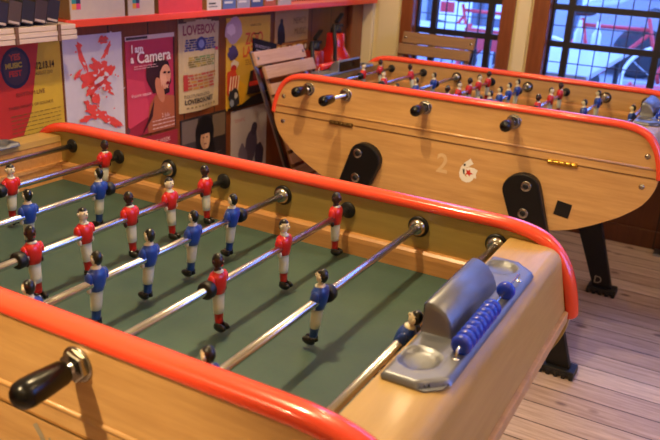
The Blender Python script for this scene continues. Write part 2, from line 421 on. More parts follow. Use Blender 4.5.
def figure_mesh(name, jersey, skin):
    b = MB(); seg = 14
    def ring(z, rx, ry, cx=0):
        return [(cx+rx*math.cos(2*PI*k/seg), ry*math.sin(2*PI*k/seg), z) for k in range(seg)]
    # feet facing +x ; mats 0 jersey 1 shorts 2 skin 3 hair/boots 4 socks(jersey)
    rings = [(-.0645,.0054,.0074),(-.060,.0058,.0076),(-.047,.0064,.0080),(-.0465,.0074,.0088),(-.036,.0080,.0096),(-.020,.0086,.0102),
             (-.0135,.0090,.0106),(-.013,.0100,.0120),(-.004,.0114,.0138),(.006,.0126,.0158),(.014,.0118,.0164),(.019,.0095,.0135),(.0225,.0060,.0070),(.027,.0050,.0055)]
    mis = [0,0,1,1,1,1,0,0,0,0,0,0,2]
    b.loft([ring(*r) for r in rings], 0, True, True, mis)
    for s in (-1, 1):       # arms hanging along the jersey, hands on the shorts
        b.ell((0, s*.0158, .007), (.0070, .0052, .0120), 0, 10, 7)
        b.ell((.001, s*.0140, -.010), (.0042, .0034, .0060), 2, 8, 6)
        b.ell((.0045, s*.0052, -.0700), (.0115, .0050, .0066), 3, 10, 6)      # boots
        b.ell((0, s*.0048, -.0655), (.0062, .0050, .0040), 3, 8, 5)
        b.ell((0, s*.0094, .0385), (.0024, .0016, .0034), 2, 6, 5)            # ears
    b.ell((.002, 0, .0215), (.0078, .0085, .0030), 1, 10, 5)                  # collar
    def hairfn(c):
        return 3 if (c.z > .0052 or c.x < -.0012 + max(0, -c.z)*-.4) else 2
    b.ell((.0008, 0, .0378), (.0092, .0085, .0120), 2, 16, 12, hairfn)
    b.ell((.0104, 0, .0372), (.0022, .0018, .0028), 2, 6, 5)                  # nose
    for s in (-1, 1): b.ell((.0086, s*.0035, .0402), (.0013, .0015, .0010), 3, 6, 4)   # eyes
    b.ell((.0090, 0, .0320), (.0010, .0028, .0007), 0, 6, 4)                  # mouth
    return b.mesh(name, [jersey, M['shorts'], skin, M['hair']])
FIG = {('r', 0): figure_mesh('player', M['jersey_red'], M['skin']), ('r', 1): figure_mesh('player', M['jersey_red'], M['skin_dark']),
       ('b', 0): figure_mesh('player', M['jersey_blue'], M['skin']), ('b', 1): figure_mesh('player', M['jersey_blue'], M['skin_dark'])}
ring_b = MB().lathe((0,-.008,0), (0,.008,0), [(0,.0070),(0,.0120),(.003,.0138),(.013,.0138),(.016,.0120),(.016,.0070)], 18)
RING = ring_b.mesh('bumper_ring', [M['matt_black']])
def handle_mesh():
    b = MB()
    prof = [(0,.0095),(.002,.0140),(.006,.0155),(.040,.0178),(.056,.0182),(.064,.0165),(.070,.0115),(.0725,.0060),(.073,.0001)]
    b.lathe((0,0,0), (0,-1,0), prof, 20)
    return b.mesh('handle', [M['black']])
HAND = handle_mesh()
def bush_mesh(inner):
    b = MB()
    if inner == 'in':       # black flange and domed cap inside the far wall
        b.lathe((0,0,0), (0,-1,0), [(-.004,.010),(-.004,.0165),(.0025,.0165),(.004,.0150),(.005,.013),(.006,.011),(.0065,.0070)], 22, 0)
    elif inner == 'in_nut':
        b.lathe((0,0,0), (0,-1,0), [(-.004,.010),(-.004,.0205),(.003,.0205),(.005,.018)], 22, 0)
        b.lathe((0,0,0), (0,-1,0), [(.004,.0085),(.004,.0165),(.010,.0165),(.0125,.0135),(.0165,.0115),(.0165,.0085)], 22, 1)
    else:                   # outside: round washer and hexagonal nut
        b.lathe((0,0,0), (0,-1,0), [(-.002,.010),(-.002,.0235),(.002,.0235),(.003,.021)], 24, 0)
        b.lathe((0,0,0), (0,-1,0), [(.002,.0085),(.002,.0205),(.0095,.0205),(.011,.0185),(.011,.0085)], 6, 1, False)
    return b.mesh('bushing', [M['matt_black'] if inner != 'out' else M['nut'], M['nut']])
BUSH = {k: bush_mesh(k) for k in ('in', 'in_nut', 'out')}
YI, YO = .335, .357      # inner and outer faces of the side walls
RX = [-.525 + .15*i for i in range(8)]

def scorer(root, side, beadmat, bead_name):
    # side=+1 at the right end ; built pointing +x then mirrored
    S = side; zt = ZR + .0205
    def X(x): return S*x
    rootp = MB()
    # plate outline with clipped outer corners, two cup recesses shown as dished rings
    x0, x1, yy = .551, .629, .212
    pl = [(x0+.004,-yy),(x1-.022,-yy),(x1-.006,-yy+.016),(x1,-yy+.04),(x1,yy-.04),(x1-.006,yy-.016),(x1-.022,yy),(x0+.004,yy),(x0,yy-.006),(x0,-yy+.006)]
    nx = 12
    cups = [(.579, -.158), (.579, .170)]
    # plate as a grid with real dished cups
    xs = [x0 + (x1-x0)*i/22 for i in range(23)]; ys = [-yy + 2*yy*i/104 for i in range(105)]
    def inside(x, y):
        cx = min(x-x0, x1-x); cy = yy-abs(y)
        if x > x1-.03 and cy < .03 and (x1-x)+cy < .030: return False
        if x < x0+.008 and cy < .008 and (x-x0)+cy < .006: return False
        return True
    def hz(x, y):
        z = .0085
        for cx, cy in cups:
            r = math.hypot((x-cx)/.0245, (y-cy)/.0260)
            if r < 1: z -= .0070*(1-r*r)**.28
            elif r < 1.18: z += .0012*math.sin((r-1)/.18*PI)
        e = min(x-x0, x1-x, yy-abs(y))
        if x > x1-.03 and yy-abs(y) < .03: e = min(e, ((x1-x)+(yy-abs(y))-.030)*.7)
        if e < .004: z -= (.004-e)*1.8
        return z
    idx = {}
    def vid(x, y, k):
        if k not in idx:
            idx[k] = len(rootp.v); rootp.v.append(Vector((X(x), y, zt+hz(x, y))))
        return idx[k]
    for i in range(22):
        for j in range(104):
            if inside((xs[i]+xs[i+1])/2, (ys[j]+ys[j+1])/2):
                rootp.f.append([vid(xs[a], ys[c], (a, c)) for a, c in ((i,j),(i+1,j),(i+1,j+1),(i,j+1))]); rootp.m.append(0); rootp.sm.append(True)
    rootp.prism([(X(x), y) for x, y in pl], 'xy', zt-.0005, zt+.0012, 0)
    sco = rootp.build('scorer', M['dull'], root)
    # hood: upright face to the pitch, curved back, concave end caps
    prof = [(.553,.003),(.5545,.040),(.555,.0455),(.558,.0482),(.564,.0482),(.573,.0455),(.582,.0395),(.590,.0295),(.5955,.0170),(.599,.003)]
    h = MB()
    rings = []
    for y, k in ((-.0985,.0),(-.0940,.14),(-.0915,.40),(-.0900,.78),(-.0885,.95),(-.0865,1.0),(.0865,1.0),(.0885,.95),(.0900,.78),(.0915,.40),(.0940,.14),(.0985,.0)):
        rings.append([(X(x), y, zt + .003 + (z-.003)*k) for x, z in prof])
    h.loft(rings, 0, True, False)
    o = h.build('hood', M['dull'], sco)
    md = o.modifiers.new('solid', 'SOLIDIFY'); md.thickness = .0015
    es = o.modifiers.new('edges', 'EDGE_SPLIT'); es.split_angle = math.radians(50)
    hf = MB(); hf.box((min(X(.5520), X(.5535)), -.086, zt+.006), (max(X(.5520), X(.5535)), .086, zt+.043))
    hf.build('hood_face', M['black'], sco, bevel=.0004)  # black panel stands in for the dark room mirrored in the metal
    # counting wire with beads
    wy0, wy1, wx, wz = -.135, .137, .6165, zt+.0195
    wr = MB()
    wr.tube([(X(wx), wy0, zt+.004), (X(wx), wy0-.001, wz-.006), (X(wx), wy0+.003, wz), (X(wx), wy1-.003, wz), (X(wx), wy1+.001, wz-.006), (X(wx), wy1, zt+.004)], .0017, 8)
    for y in (wy0, wy1): wr.lathe((X(wx), y, zt+.002), (X(wx), y, zt+.02), [(0,.006),(.005,.006),(.008,.0035)], 12)
    wr.build('counting_wire', M['chrome'], sco)
    bb = MB(); bb.lathe((0,-.0072,0), (0,.0072,0), [(0,.003),(0,.0085),(.002,.0118),(.005,.0134),(.0094,.0134),(.0124,.0118),(.0144,.0085),(.0144,.003)], 18)
    bm_ = bb.mesh(bead_name, [beadmat])
    ys_ = [-.118 + .0146*k for k in range(9)] + [.066]
    for y in ys_: link_mesh(bead_name, bm_, sco, (X(wx), y, wz - .0))

def make_table(name, label, loc, rz, rods, extra, jm, inner):
    T = thing(name, label, 'football table', loc, rz, None)
    upper = sh([p for p in RAILS])
    up_poly = upper + [(.672+OX, ZR-.1032), (-.672+OX, ZR-.1032)]
    lo_poly = sh(HULL)
    for s in (-1, 1):
        a, b = (YI, YO) if s > 0 else (-YO, -YI)
        pn = MB().prism(up_poly, 'xz', a, b).prism(lo_poly, 'xz', a, b)
        for fi, f in enumerate(pn.f):      # inner faces take the inner tone, dimmed in colour on one table
            if len(f) > 4 and all(abs(abs(pn.v[k].y)-YI) < 1e-4 for k in f): pn.m[fi] = 1
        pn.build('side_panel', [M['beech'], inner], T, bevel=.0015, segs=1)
        MB().box((-.662+OX, s*(YI+.004), ZR-.1052), (.662+OX, s*(YO+.0003), ZR-.1012)).build('panel_joint', jm, T)
        bd = MB(); bd.tube([(-.660+OX, s*(YO-.001), ZR-.075), (.660+OX, s*(YO-.001), ZR-.075)], .0044, 10)
        bd.build('bead_moulding', M['beech'], T)
        # red edge rail: rounded strip swept over the panel's top edge
        rr = MB(); pts = sh(RAILS); rings = []
        prof = [(-.0155,-.0035),(-.0180,.000),(-.0182,.0055),(-.0158,.0110),(-.010,.0148),(-.004,.0162),(.004,.0162),(.010,.0148),(.0158,.0110),(.0182,.0055),(.0180,.000),(.0155,-.0035)]
        for i, (x, z) in enumerate(pts):
            p0 = pts[max(0, i-1)]; p1 = pts[min(len(pts)-1, i+1)]
            d = Vector((p1[0]-p0[0], p1[1]-p0[1])).normalized(); nrm = Vector((-d.y, d.x))
            if nrm.y < 0 and abs(d.x) > .5: nrm = -nrm
            k = .75 if i in (0, len(pts)-1) else 1
            rings.append([(x + nrm.x*q*k, s*.3465 + pp*k, z + nrm.y*q*k) for pp, q in prof])
        rr.loft(rings, 0, True, True)
        rr.build('edge_rail', M['red'], T)
        # cushion along the side
        cp = [(s*YI, -.043), (s*(YI-.010), -.0435), (s*(YI-.015), -.048), (s*(YI-.0165), -.056), (s*(YI-.018), -.083), (s*YI, -.083)]
        cu = MB().prism([(y, z+ZR) for y, z in cp], 'yz', -.563, .547)
        cu.build('cushion', M['cushion'], T)
    # ends: deck rolling over into the end panel
    for s in (-1, 1):
        XE = .547 if s > 0 else .563
        outer = [(XE,.0195),(.605,.0195),(.620,.0185),(.631,.014),(.639,.006),(.644,-.006),(.6525,-.045),(.662,-.088)]
        if s > 0: out2 = [(x+OX if x > .565 else x, z) for x, z in outer]
        else: out2 = [(-(x-OX) if x > .565 else -x, z) for x, z in outer]
        outer_s = smoothpts(out2, 3)
        inner_s = [(x - s*.014, z-.014) for x, z in outer_s]; inner_s[0] = (outer_s[0][0], outer_s[0][1]-.014)
        MB().prism([(x, z+ZR) for x, z in outer_s + inner_s[::-1]], 'xz', -YI, YI, 0, True).build('end_panel', M['beech_end'], T).modifiers.new('es', 'EDGE_SPLIT').split_angle = math.radians(35)
        e = out2[-1][0]
        MB().box((min(e-s*.020, e+s*.007), -YI, ZR-.112), (max(e-s*.020, e+s*.007), YI, ZR-.090)).build('end_lip', M['hull_wood'], T, bevel=.002)
        # goal board with its mouth
        g = MB(); x0, x1 = sorted((s*XE, s*(XE+.009)))
        g.box((x0, -YI, ZR-.083), (x1, -.105, ZR+.006)); g.box((x0, .105, ZR-.083), (x1, YI, ZR+.006)); g.box((x0, -.105, ZR-.004), (x1, .105, ZR+.006))
        g.build('goal_board', M['cushion'], T)
        gx = MB(); xa, xb = sorted((s*(XE+.010), s*.622))
        gx.box((xa, -.11, ZR-.09), (xb, .11, ZR-.003)); gx.build('goal_box', M['dark_gap'], T)
        for q in (-1, 1):
            y0, y1 = sorted((q*.106, q*(YI-.018)))
            cp = [(XE,-.043),(XE-.010,-.0435),(XE-.015,-.048),(XE-.0165,-.056),(XE-.018,-.083),(XE,-.083)]
            MB().prism([(s*x, z+ZR) for x, z in cp], 'xz', y0, y1).build('end_cushion', M['cushion'], T)
        scorer(T, s, M['bead_blue'] if s > 0 else M['bead_red'], 'score_bead')
    MB().box((-.575, -YI, ZR-.097), (.56, YI, ZR-.083)).build('playfield', M['field'], T)
    # underside of the body
    hp = [(OX + (x-OX)*.962, z) for x, z in sh(HULL)]
    ins = [(x*.985, z+.016) for x, z in hp]
    MB().prism(hp + ins[::-1], 'xz', -YI, YI).build('underside', M['hull_wood'], T)
    # legs
    for sx in (-1, 1):
        for sy in (-1, 1):
            ax, az, bx, bz = (.283 if sx > 0 else -.272), ZR-.205, sx*.490, .026
            d = Vector((bx-ax, bz-az)).normalized(); nn = Vector((-d.y, d.x))
            poly = []
            wt, wb = .060, .036
            for k in range(13):
                a = PI*k/12
                q = Vector((ax, az)) + nn*wt*math.cos(a) - d*wt*math.sin(a)*.85
                poly.append((q.x, q.y))
            q = Vector((bx, bz)); 
            dn = (q - nn*wb); up_ = (q + nn*wb)
            tl = (dn.x - d.x*(dn.y-bz)/d.y, bz); tr = (up_.x - d.x*(up_.y-bz)/d.y, bz)
            poly += [tl, tr]
            y0, y1 = (YO, YO+.030) if sy > 0 else (-YO-.030, -YO)
            lg = MB().prism(poly, 'xz', y0, y1).build('leg', M['leg_black'], T, bevel=.004)
            ft = MB(); fy = (y0+y1)/2
            ft.box((bx-.056, fy-.036, .006), (bx+.056, fy+.036, .028))
            for k in range(5): ft.box((bx-.057+.0250*k, fy-.040, 0), (bx-.043+.0250*k, fy+.040, .020))
            ft.build('foot', M['matt_black'], lg, bevel=.003)
            for bx_, bz_ in ((sx*.299, -.191), (sx*.302, -.280)):
                bl = MB(); yo = sy*(YO+.030)
                bl.lathe((bx_, yo, ZR+bz_), (bx_, yo+sy*.01, ZR+bz_), [(-.001,.0170),(.002,.0170),(.003,.0155),(.003,.0090)], 20, 0)
                bl.lathe((bx_, yo, ZR+bz_), (bx_, yo+sy*.01, ZR+bz_), [(.001,.0092),(.0032,.0092),(.0045,.0070),(.0046,.0001)], 14, 1)
                bl.build('leg_bolt', [M['nut'], M['matt_black']], lg)
    # screws at the corners, clasps on the joint
    for sy in (-1, 1):
        for x in (-.632, .628):
            for z in (-.041, -.133):
                sc_ = MB(); yo = sy*YO
                sc_.lathe((x, yo, ZR+z), (x, yo+sy*.01, ZR+z), [(-.001,.0085),(.0012,.0085),(.0035,.006),(.0042,.0001)], 14)
                sc_.build('screw', M['nut'], T)
        for x, mt in ((-.385, M['bronze']), (.392, M['brass'])):
            cl = MB(); y0, y1 = sorted((sy*(YO-.001), sy*(YO+.006)))
            cl.box((x-.046, y0, ZR-.111), (x+.046, y1, ZR-.097))
            for k in range(5): cl.cyl((x-.044+.0182*k, sy*(YO+.005), ZR-.104), (x-.0285+.0182*k, sy*(YO+.005), ZR-.104), .005, 10)
            cl.build('hinge', mt, T, bevel=.001)
    # rods with their players
    for i, (team, ys, tilt, reach) in enumerate(rods):
        x = RX[i]; hs = -1 if team == 'r' else 1            # side the handle is on
        b = MB()
        y0, y1 = (-YO-reach-.02, .352) if hs < 0 else (-.352, YO+reach+.02)
        b.cyl((0, y0, 0), (0, y1, 0), .0066, 14)
        rod = b.build('rod', M['chrome'], T, (x, 0, ZR), (0, tilt, 0))
        for j, y in enumerate(ys):
            dark = ((i*3+j) % 2 == 1) if team == 'r' else False
            p = link_mesh('player', FIG[(team, 1 if dark else 0)], rod, (0, y, 0), (0, 0, 0 if team == 'r' else PI))
            p['label'] = 'red shirted player' if team == 'r' else 'blue shirted player'
        yr = (min(ys)-.026) if hs < 0 else (max(ys)+.026)
        link_mesh('bumper_ring', RING, rod, (0, yr, 0))
        hd = link_mesh('handle', HAND, rod, (0, hs*(YO+reach), 0), (0, 0, 0 if hs < 0 else PI))
        for side in (-1, 1):
            kind = 'in_nut' if side == hs else 'in'
            link_mesh('bushing', BUSH[kind], T, (x, side*YI, ZR), (0, 0, 0 if side > 0 else PI))
            if side == hs: link_mesh('bushing', BUSH['out'], T, (x, side*YO, ZR), (0, 0, 0 if side < 0 else PI))
    extra(T)
    return T

def rad(d): return math.radians(d)
rods1 = [('r', [.02], 0.0, .06), ('r', [.289, .037], rad(3), .05), ('b', [.124, -.048, -.220], rad(4), .012), ('r', [.271, .161, .051, -.058, -.166], rad(-4), .05),
         ('b', [.157, .044, -.066, -.179, -.300], rad(5), .012), ('r', [.284, .100, -.083], rad(-2), .019), ('b', [-.040, -.304], rad(6), .012), ('b', [-.077], rad(24), .012)]
rods2 = [('r', [.066, .222], rad(-4), .030), ('r', [.205, -.047], rad(-14), .098), ('b', [.077, -.095, -.267], rad(3), .06), ('r', [.286, .171, .063, -.052, -.169], 0, .025),
         ('b', [.181, .070, -.040, -.150, -.262], rad(3), .05), ('r', [.236, .092, -.085], rad(-3), .032), ('b', [.173, -.062], 0, .06), ('b', [-.037], 0, .06)]
def extra1(T):
    # grey worn marks low on the near side
    b = MB(); yo = -YO-.0006
    def P(u, v): return (u, yo, ZR+v)
    def strip(pts, w):
        for (a, c), (d, e) in zip(pts[:-1], pts[1:]):
            q = Vector((d-a, e-c)).normalized(); n_ = Vector((-q.y, q.x))*w
            vs = [P(a+n_.x, c+n_.y), P(a-n_.x, c-n_.y), P(d-n_.x, e-n_.y), P(d+n_.x, e+n_.y)]
            b.add(vs, [(0,1,2,3)])
    return b, strip
def extra_one(T):
    b, strip = extra1(T)
    strip([(.138,-.118),(.150,-.135),(.158,-.160)], .005)
    strip([(.172,-.150),(.186,-.140),(.196,-.128),(.200,-.145)], .0035)
    strip([(.163,-.130),(.172,-.150)], .002)
    b.build('paint_mark', M['paint_grey'], T)
def extra_two(T):
    yo = -YO-.0008
    def at(u0, v0): return lambda a, c: (u0+a, yo, ZR+v0+c)
    b = MB(); b.text('2', at(-.016, -.208), .092, 0, sx=.92, bold=.0016)
    b.build('number_two', M['paint_white'], T)
    b = MB(); b.text('6', at(.068, -.220), .100, 0, bold=.005)
    def sq(pts, k, mi): b.add([(.022+x*1.12, yo-.0003*k, ZR+.008+z*1.05) for x, z in pts], [list(range(len(pts)))], mi)
    sq([(.062,-.200),(.074,-.211),(.086,-.203),(.094,-.204),(.092,-.190),(.096,-.178),(.084,-.172),(.066,-.172),(.058,-.186)], 1, 0)
    sq([(.060,-.180),(.067,-.184),(.073,-.178),(.074,-.187),(.084,-.192),(.075,-.194),(.073,-.202),(.067,-.195),(.059,-.201),(.063,-.190)], 2, 1)
    sq([(.050,-.166),(.057,-.162),(.058,-.169),(.053,-.172)], 2, 2); sq([(.050,-.180),(.056,-.181),(.058,-.198),(.053,-.196)], 2, 2)
    b.build('number_six', [M['paint_white2'], M['paint_red'], M['paint_black']], T)
    b = MB(); b.text('D', lambda a, c: (.452+a, YO-.0008, .042+c), .045, 0)
    b.build('leg_letter', M['paint_grey'], T)
    # small black square plate
    a = rad(-8); c, s = math.cos(a), math.sin(a); h = .0235; cx, cz = .416, -.250
    pts = [(cx + c*u - s*v, ZR+cz + s*u + c*v) for u, v in ((-h,-h),(h,-h),(h,h),(-h,h))]
    MB().prism(pts, 'xz', -YO-.0015, -YO+.001).build('square_plate', M['matt_black'], T)
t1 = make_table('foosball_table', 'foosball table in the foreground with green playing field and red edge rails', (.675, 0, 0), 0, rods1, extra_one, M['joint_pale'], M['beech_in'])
TX, TY, TA = .031, 1.766, -.011
t2 = make_table('foosball_table', 'foosball table by the windows with the number 26 on its wooden side', (TX + .675*math.cos(TA), TY + .675*math.sin(TA), 0), TA, rods2, extra_two, M['joint'], M['beech'])

# ------------------------------------------------------------------ poster wall
P_WHITE = plain('print_white', '#D9D3CF', .6)
PM = {}
def pm(hexc):
    if hexc not in PM: PM[hexc] = plain('print_' + hexc.strip('#').lower(), hexc, .5, var=.08, scale=40)
    return PM[hexc]
class Poster:
    def __init__(s, name, label, cat, y, z, w, h, paper, slant=0.0, wave=0.0):
        s.y, s.z, s.w, s.h, s.name, s.label, s.cat, s.sl = y, z, w, h, name, label, cat, slant
        s.b = MB(); s.b.raw = True; s.mats = [pm(paper)]; s.k = 1; s.wave = wave
        n = 10
        for i in range(n):
            u0, u1 = w*i/n, w*(i+1)/n
            vs = [s.P(u0, 0, 0), s.P(u1, 0, 0), s.P(u1, h, 0), s.P(u0, h, 0)]
            bk = [(XL+.001, v[1], v[2]) for v in vs]
            s.b.add(vs + bk, [(0,1,2,3),(7,6,5,4),(0,4,5,1),(1,5,6,2),(2,6,7,3),(3,7,4,0)], 0)
    def P(s, u, v, k):
        cu = s.wave*math.sin(u/s.w*PI*1.3)*(1-v/s.h)
        return (XL + .004 + cu + .0004*k, s.y + u, ZR + s.z + v + s.sl*u)
    def mi(s, c):
        m = pm(c)
        if m not in s.mats: s.mats.append(m)
        return s.mats.index(m)
    def poly(s, pts, c):
        s.b.add([s.P(u, v, s.k) for u, v in pts], [list(range(len(pts)))], s.mi(c)); s.k += 1; return s
    def rect(s, u0, v0, u1, v1, c): return s.poly([(u0,v0),(u1,v0),(u1,v1),(u0,v1)], c)
    def oval(s, u, v, a, b, c, rot=0, n=18, rnd=0.0):
        pts = []
        for k in range(n):
            t = 2*PI*k/n; r = 1 + rnd*(random.random()-.5)
            x, y = a*r*math.cos(t), b*r*math.sin(t)
            pts.append((u + x*math.cos(rot) - y*math.sin(rot), v + x*math.sin(rot) + y*math.cos(rot)))
        return s.poly(pts, c)
    def text(s, body, u, v, size, c, align='LEFT', sx=1.0, bold=0.0):
        k = s.k; s.b.text(body, lambda a, d: s.P(u + a, v + d, k), size, s.mi(c), align, sx, bold); s.k += 1; return s
    def done(s):
        o = s.b.build(s.name, s.mats); tag(o, s.label, s.cat, None); return o
def lines(p, u0, u1, v0, v1, n, c, th=.0022):
    # rows of small print
    for i in range(n):
        v = v1 - (v1-v0)*i/max(1, n-1); u = u0
        while u < u1-.004:
            wd = min(u1-u, random.uniform(.008, .026)); p.rect(u, v, u+wd, v+th, c); p.k -= 1; u += wd+.004
    p.k += 1

# red and yellow gig poster
p = Poster('poster', 'red and yellow gig poster with a round dark emblem, under the pale ledge', 'poster', .44, -.135, .302, .318, '#C7A52E', .02)
p.poly([(0,0),(.125,0),(.178,.10),(.226,.318),(0,.318)], '#B52A22')
p.oval(.135, .235, .052, .060, '#1A1B3A'); p.oval(.135, .235, .043, .050, '#3A2A3C')
p.text('YES', .115, .258, .024, '#B8452E', bold=.001); p.text('MUSIC', .098, .236, .020, '#B8A03A', bold=.001); p.text('FEST', .108, .212, .022, '#B03028', bold=.001)
p.text('12.13.14', .204, .222, .029, '#3A2A10', sx=.70, bold=.0008); p.text('AUGUST 2010', .200, .205, .014, '#4A3A14', sx=.75)
p.text('RHYTHM LIVE', .125, .150, .018, '#5A2414', sx=.95); p.text('THREE NIGHTS OF SOUNDS', .095, .116, .013, '#4A2A14', sx=1)
lines(p, .10, .285, .02, .095, 7, '#6A5418')
p.done()
# white poster with red splatter figure
p = Poster('poster', 'white poster with a splattered red figure, left of the pink poster', 'poster', .752, -.175, .254, .352, '#C8C3CC')
R_ = '#DE4A44'
for (u, v, a, b, rt) in ((.075,.285,.010,.050,.35),(.185,.300,.010,.040,-.6),(.065,.320,.012,.014,0),(.170,.330,.018,.014,.4),(.130,.215,.060,.030,.3),(.150,.245,.040,.024,-.5),
                         (.085,.215,.030,.012,-.5),(.165,.190,.050,.018,-.7),(.115,.180,.030,.016,.6),(.190,.225,.026,.012,.5),(.105,.110,.040,.020,-.6),(.150,.085,.050,.016,-.5),(.185,.060,.045,.012,-.55),
                         (.075,.085,.028,.010,.2),(.215,.050,.030,.009,-.6),(.05,.235,.02,.008,.8),(.120,.145,.016,.020,.3)):
    p.oval(u, v, a, b, R_, rt, 22, .75); p.k -= 0
for _ in range(26): p.oval(.13+random.gauss(0,.05), .18+random.gauss(0,.07), .004, .003, R_, 0, 7, .5)
p.oval(.128, .208, .022, .009, '#C8C3CC', .3, 14, .5); p.oval(.160, .225, .012, .006, '#C8C3CC', -.4, 12, .5)
for _ in range(46): p.oval(.135+random.gauss(0,.045), .17+random.gauss(0,.07), random.uniform(.003,.009), random.uniform(.0015,.004), '#C8C3CC', random.uniform(-1,1), 8, .8)
p.text('SALON', .120, .332, .012, '#6A5A6A'); p.rect(.01, .006, .075, .012, '#8A7A80'); p.oval(.230, .022, .010, .012, '#5A3038')
p.done()
# pink poster
p = Poster('poster', 'pink poster with white Camera lettering and a woman holding her cheek', 'poster', 1.022, -.192, .252, .350, '#B03050')
p.rect(.0, .335, .252, .350, '#C9B4B4'); p.rect(.004, .338, .11, .347, '#3A2A34'); p.rect(.244, 0, .252, .335, '#3A1420')
p.poly([(0,0),(.09,0),(.11,.08),(.085,.19),(0,.21)], '#C03C58'); p.poly([(.0,.0),(.244,.0),(.244,.07),(.10,.06),(.0,.03)], '#8E2038')
p.oval(.175, .200, .055, .075, '#2A1018', .2, 24, .25); p.oval(.135, .190, .030, .060, '#34141C', .5, 20, .3)      # hair
p.poly([(.095,.03),(.11,.10),(.14,.135),(.19,.13),(.244,.12),(.244,.0),(.10,.0)], '#A0573C')                    # shoulder
p.oval(.195, .195, .030, .045, '#C98E74', -.15); p.oval(.165, .150, .020, .050, '#B97458', .35)                   # face, forearm
for k in range(4): p.oval(.172+.009*k, .190-.004*k, .0045, .028, '#D9A086', .12+.05*k)
p.oval(.190, .212, .009, .004, '#2A1018'); p.oval(.212, .210, .007, .004, '#2A1018'); p.oval(.205, .172, .010, .006, '#7A1420')
p.poly([(.06,.0),(.12,.06),(.13,.12),(.10,.06)], '#3A141C')
p.text('I am', .020, .296, .036, '#E8DADA', sx=.95, bold=.0012); p.text('a', .016, .262, .036, '#E8DADA', sx=.95, bold=.0012); p.text('Camera', .046, .258, .056, '#E2D2D0', sx=.98, bold=.0009)
lines(p, .03, .15, .238, .246, 2, '#D0A8B0'); p.text('theatre season', .012, .142, .017, '#D9BCC0'); p.text('2 July', .165, .050, .020, '#D9BCC0')
lines(p, .115, .235, .012, .040, 3, '#D9BCC0', .003)
p.done()
# festival bill
p = Poster('poster', 'beige festival bill headed LOVEBOX, with a curled lower edge', 'poster', 1.298, -.150, .246, .358, '#BFAA86', .0, .012)
p.rect(.0, .335, .246, .358, '#4A3024'); p.rect(.03, .340, .10, .352, '#8A6A48')
p.text('LOVEBOX', .022, .292, .050, '#8E3A4A', sx=.88, bold=.0012)
for (u0, u1, v0, v1, cs) in ((.03,.225,.232,.278,('#41457E','#5A5C92','#33366A')), (.045,.215,.170,.212,('#6E8A4E','#B49A3C','#8A7A3C')), (.02,.225,.085,.148,('#B4503A','#B9843A','#A86A3A'))):
    n = 5
    for r in range(n):
        u = u0 + random.uniform(0, .01); v = v0 + (v1-v0)*r/n
        while u < u1-.012:
            wd = min(u1-u, random.uniform(.014, .045)); p.rect(u, v, u+wd, v+(v1-v0)/n*.68, random.choice(cs)); p.k -= 1; u += wd+.005
    p.k += 1
p.oval(.128, .255, .030, .027, '#3A3E7A'); p.oval(.128, .255, .018, .016, '#8288B4'); p.rect(.222, .224, .240, .236, '#C23A5A')
p.rect(.018, .085, .042, .146, '#B03A34')
p.text('TICKETS FROM £29.50', .018, .056, .017, '#3A3430', sx=.95); p.text('LOVEBOX.NET', .022, .032, .026, '#2A2730', sx=1.05, bold=.0007)
for k in range(9): p.rect(.03+.022*k, .014, .043+.022*k, .021, '#8A7656'); p.k -= 1
p.done()
# yellow poster
p = Poster('poster', 'yellow ZOO LATE poster with wild animals, behind the leaning folding chair', 'poster', 1.595, -.185, .318, .375, '#D8A93A')
p.oval(.050, .325, .060, .050, '#B89AA8', .3, 20, .2); p.oval(.030, .330, .030, .024, '#D8C2CC', 0, 16, .3)
p.text('ZOO', .130, .262, .068, '#D2502C', sx=.85, bold=.0015); p.text('LATE', .112, .212, .060, '#D2502C', sx=.85, bold=.0015)
p.text('meet at the', .165, .335, .017, '#4A3414'); p.rect(.190,.30,.235,.305,'#4A3414'); lines(p, .13, .28, .178, .196, 3, '#7A4A1C')
p.oval(.040, .235, .034, .032, '#4A3A66', 0, 18, .3); p.oval(.052, .185, .026, .022, '#D8CAC0', 0, 14, .3); p.oval(.045, .172, .020, .015, '#B8281E')
p.poly([(.0,.16),(.05,.17),(.085,.12),(.075,.06),(.03,.05),(0,.07)], '#C8401E'); p.poly([(.085,.12),(.135,.09),(.125,.0),(.07,.0),(.07,.06)], '#E2A81E')
for k in range(4): p.poly([(.01+.018*k,.07),(.018+.018*k,.07),(.030+.018*k,.14),(.022+.018*k,.14)], '#E8D2B0')
p.oval(.045, .045, .036, .048, '#2A2A34', .3, 18, .35); p.oval(.058, .058, .012, .014, '#B8B4B8', 0, 10, .4); p.oval(.03, .03, .014, .016, '#8A92A8', 0, 10, .4)
p.poly([(.0,.0),(.318,.0),(.318,.05),(.17,.04),(.10,.015),(.0,.01)], '#14100E'); p.poly([(.135,.05),(.318,.05),(.318,.17),(.16,.15)], '#241410')
p.rect(.150, .085, .235, .105, '#C8301E'); p.rect(.18, .11, .26, .15, '#7A2018')
p.done()
# small tilted flyer over it
p = Poster('flyer', 'small dark flyer with a red lower half, tilted over the yellow poster', 'flyer', 1.775, .005, .185, .098, '#15131C', -.22)
p.rect(.006, .006, .179, .042, '#A02230'); p.text('WARRIORS', .014, .060, .022, '#A89AB0', sx=1.1); p.rect(.02, .048, .15, .052, '#A89AB0')
p.b.v = [Vector((v.x + .006, v.y, v.z)) for v in p.b.v]
p.done()
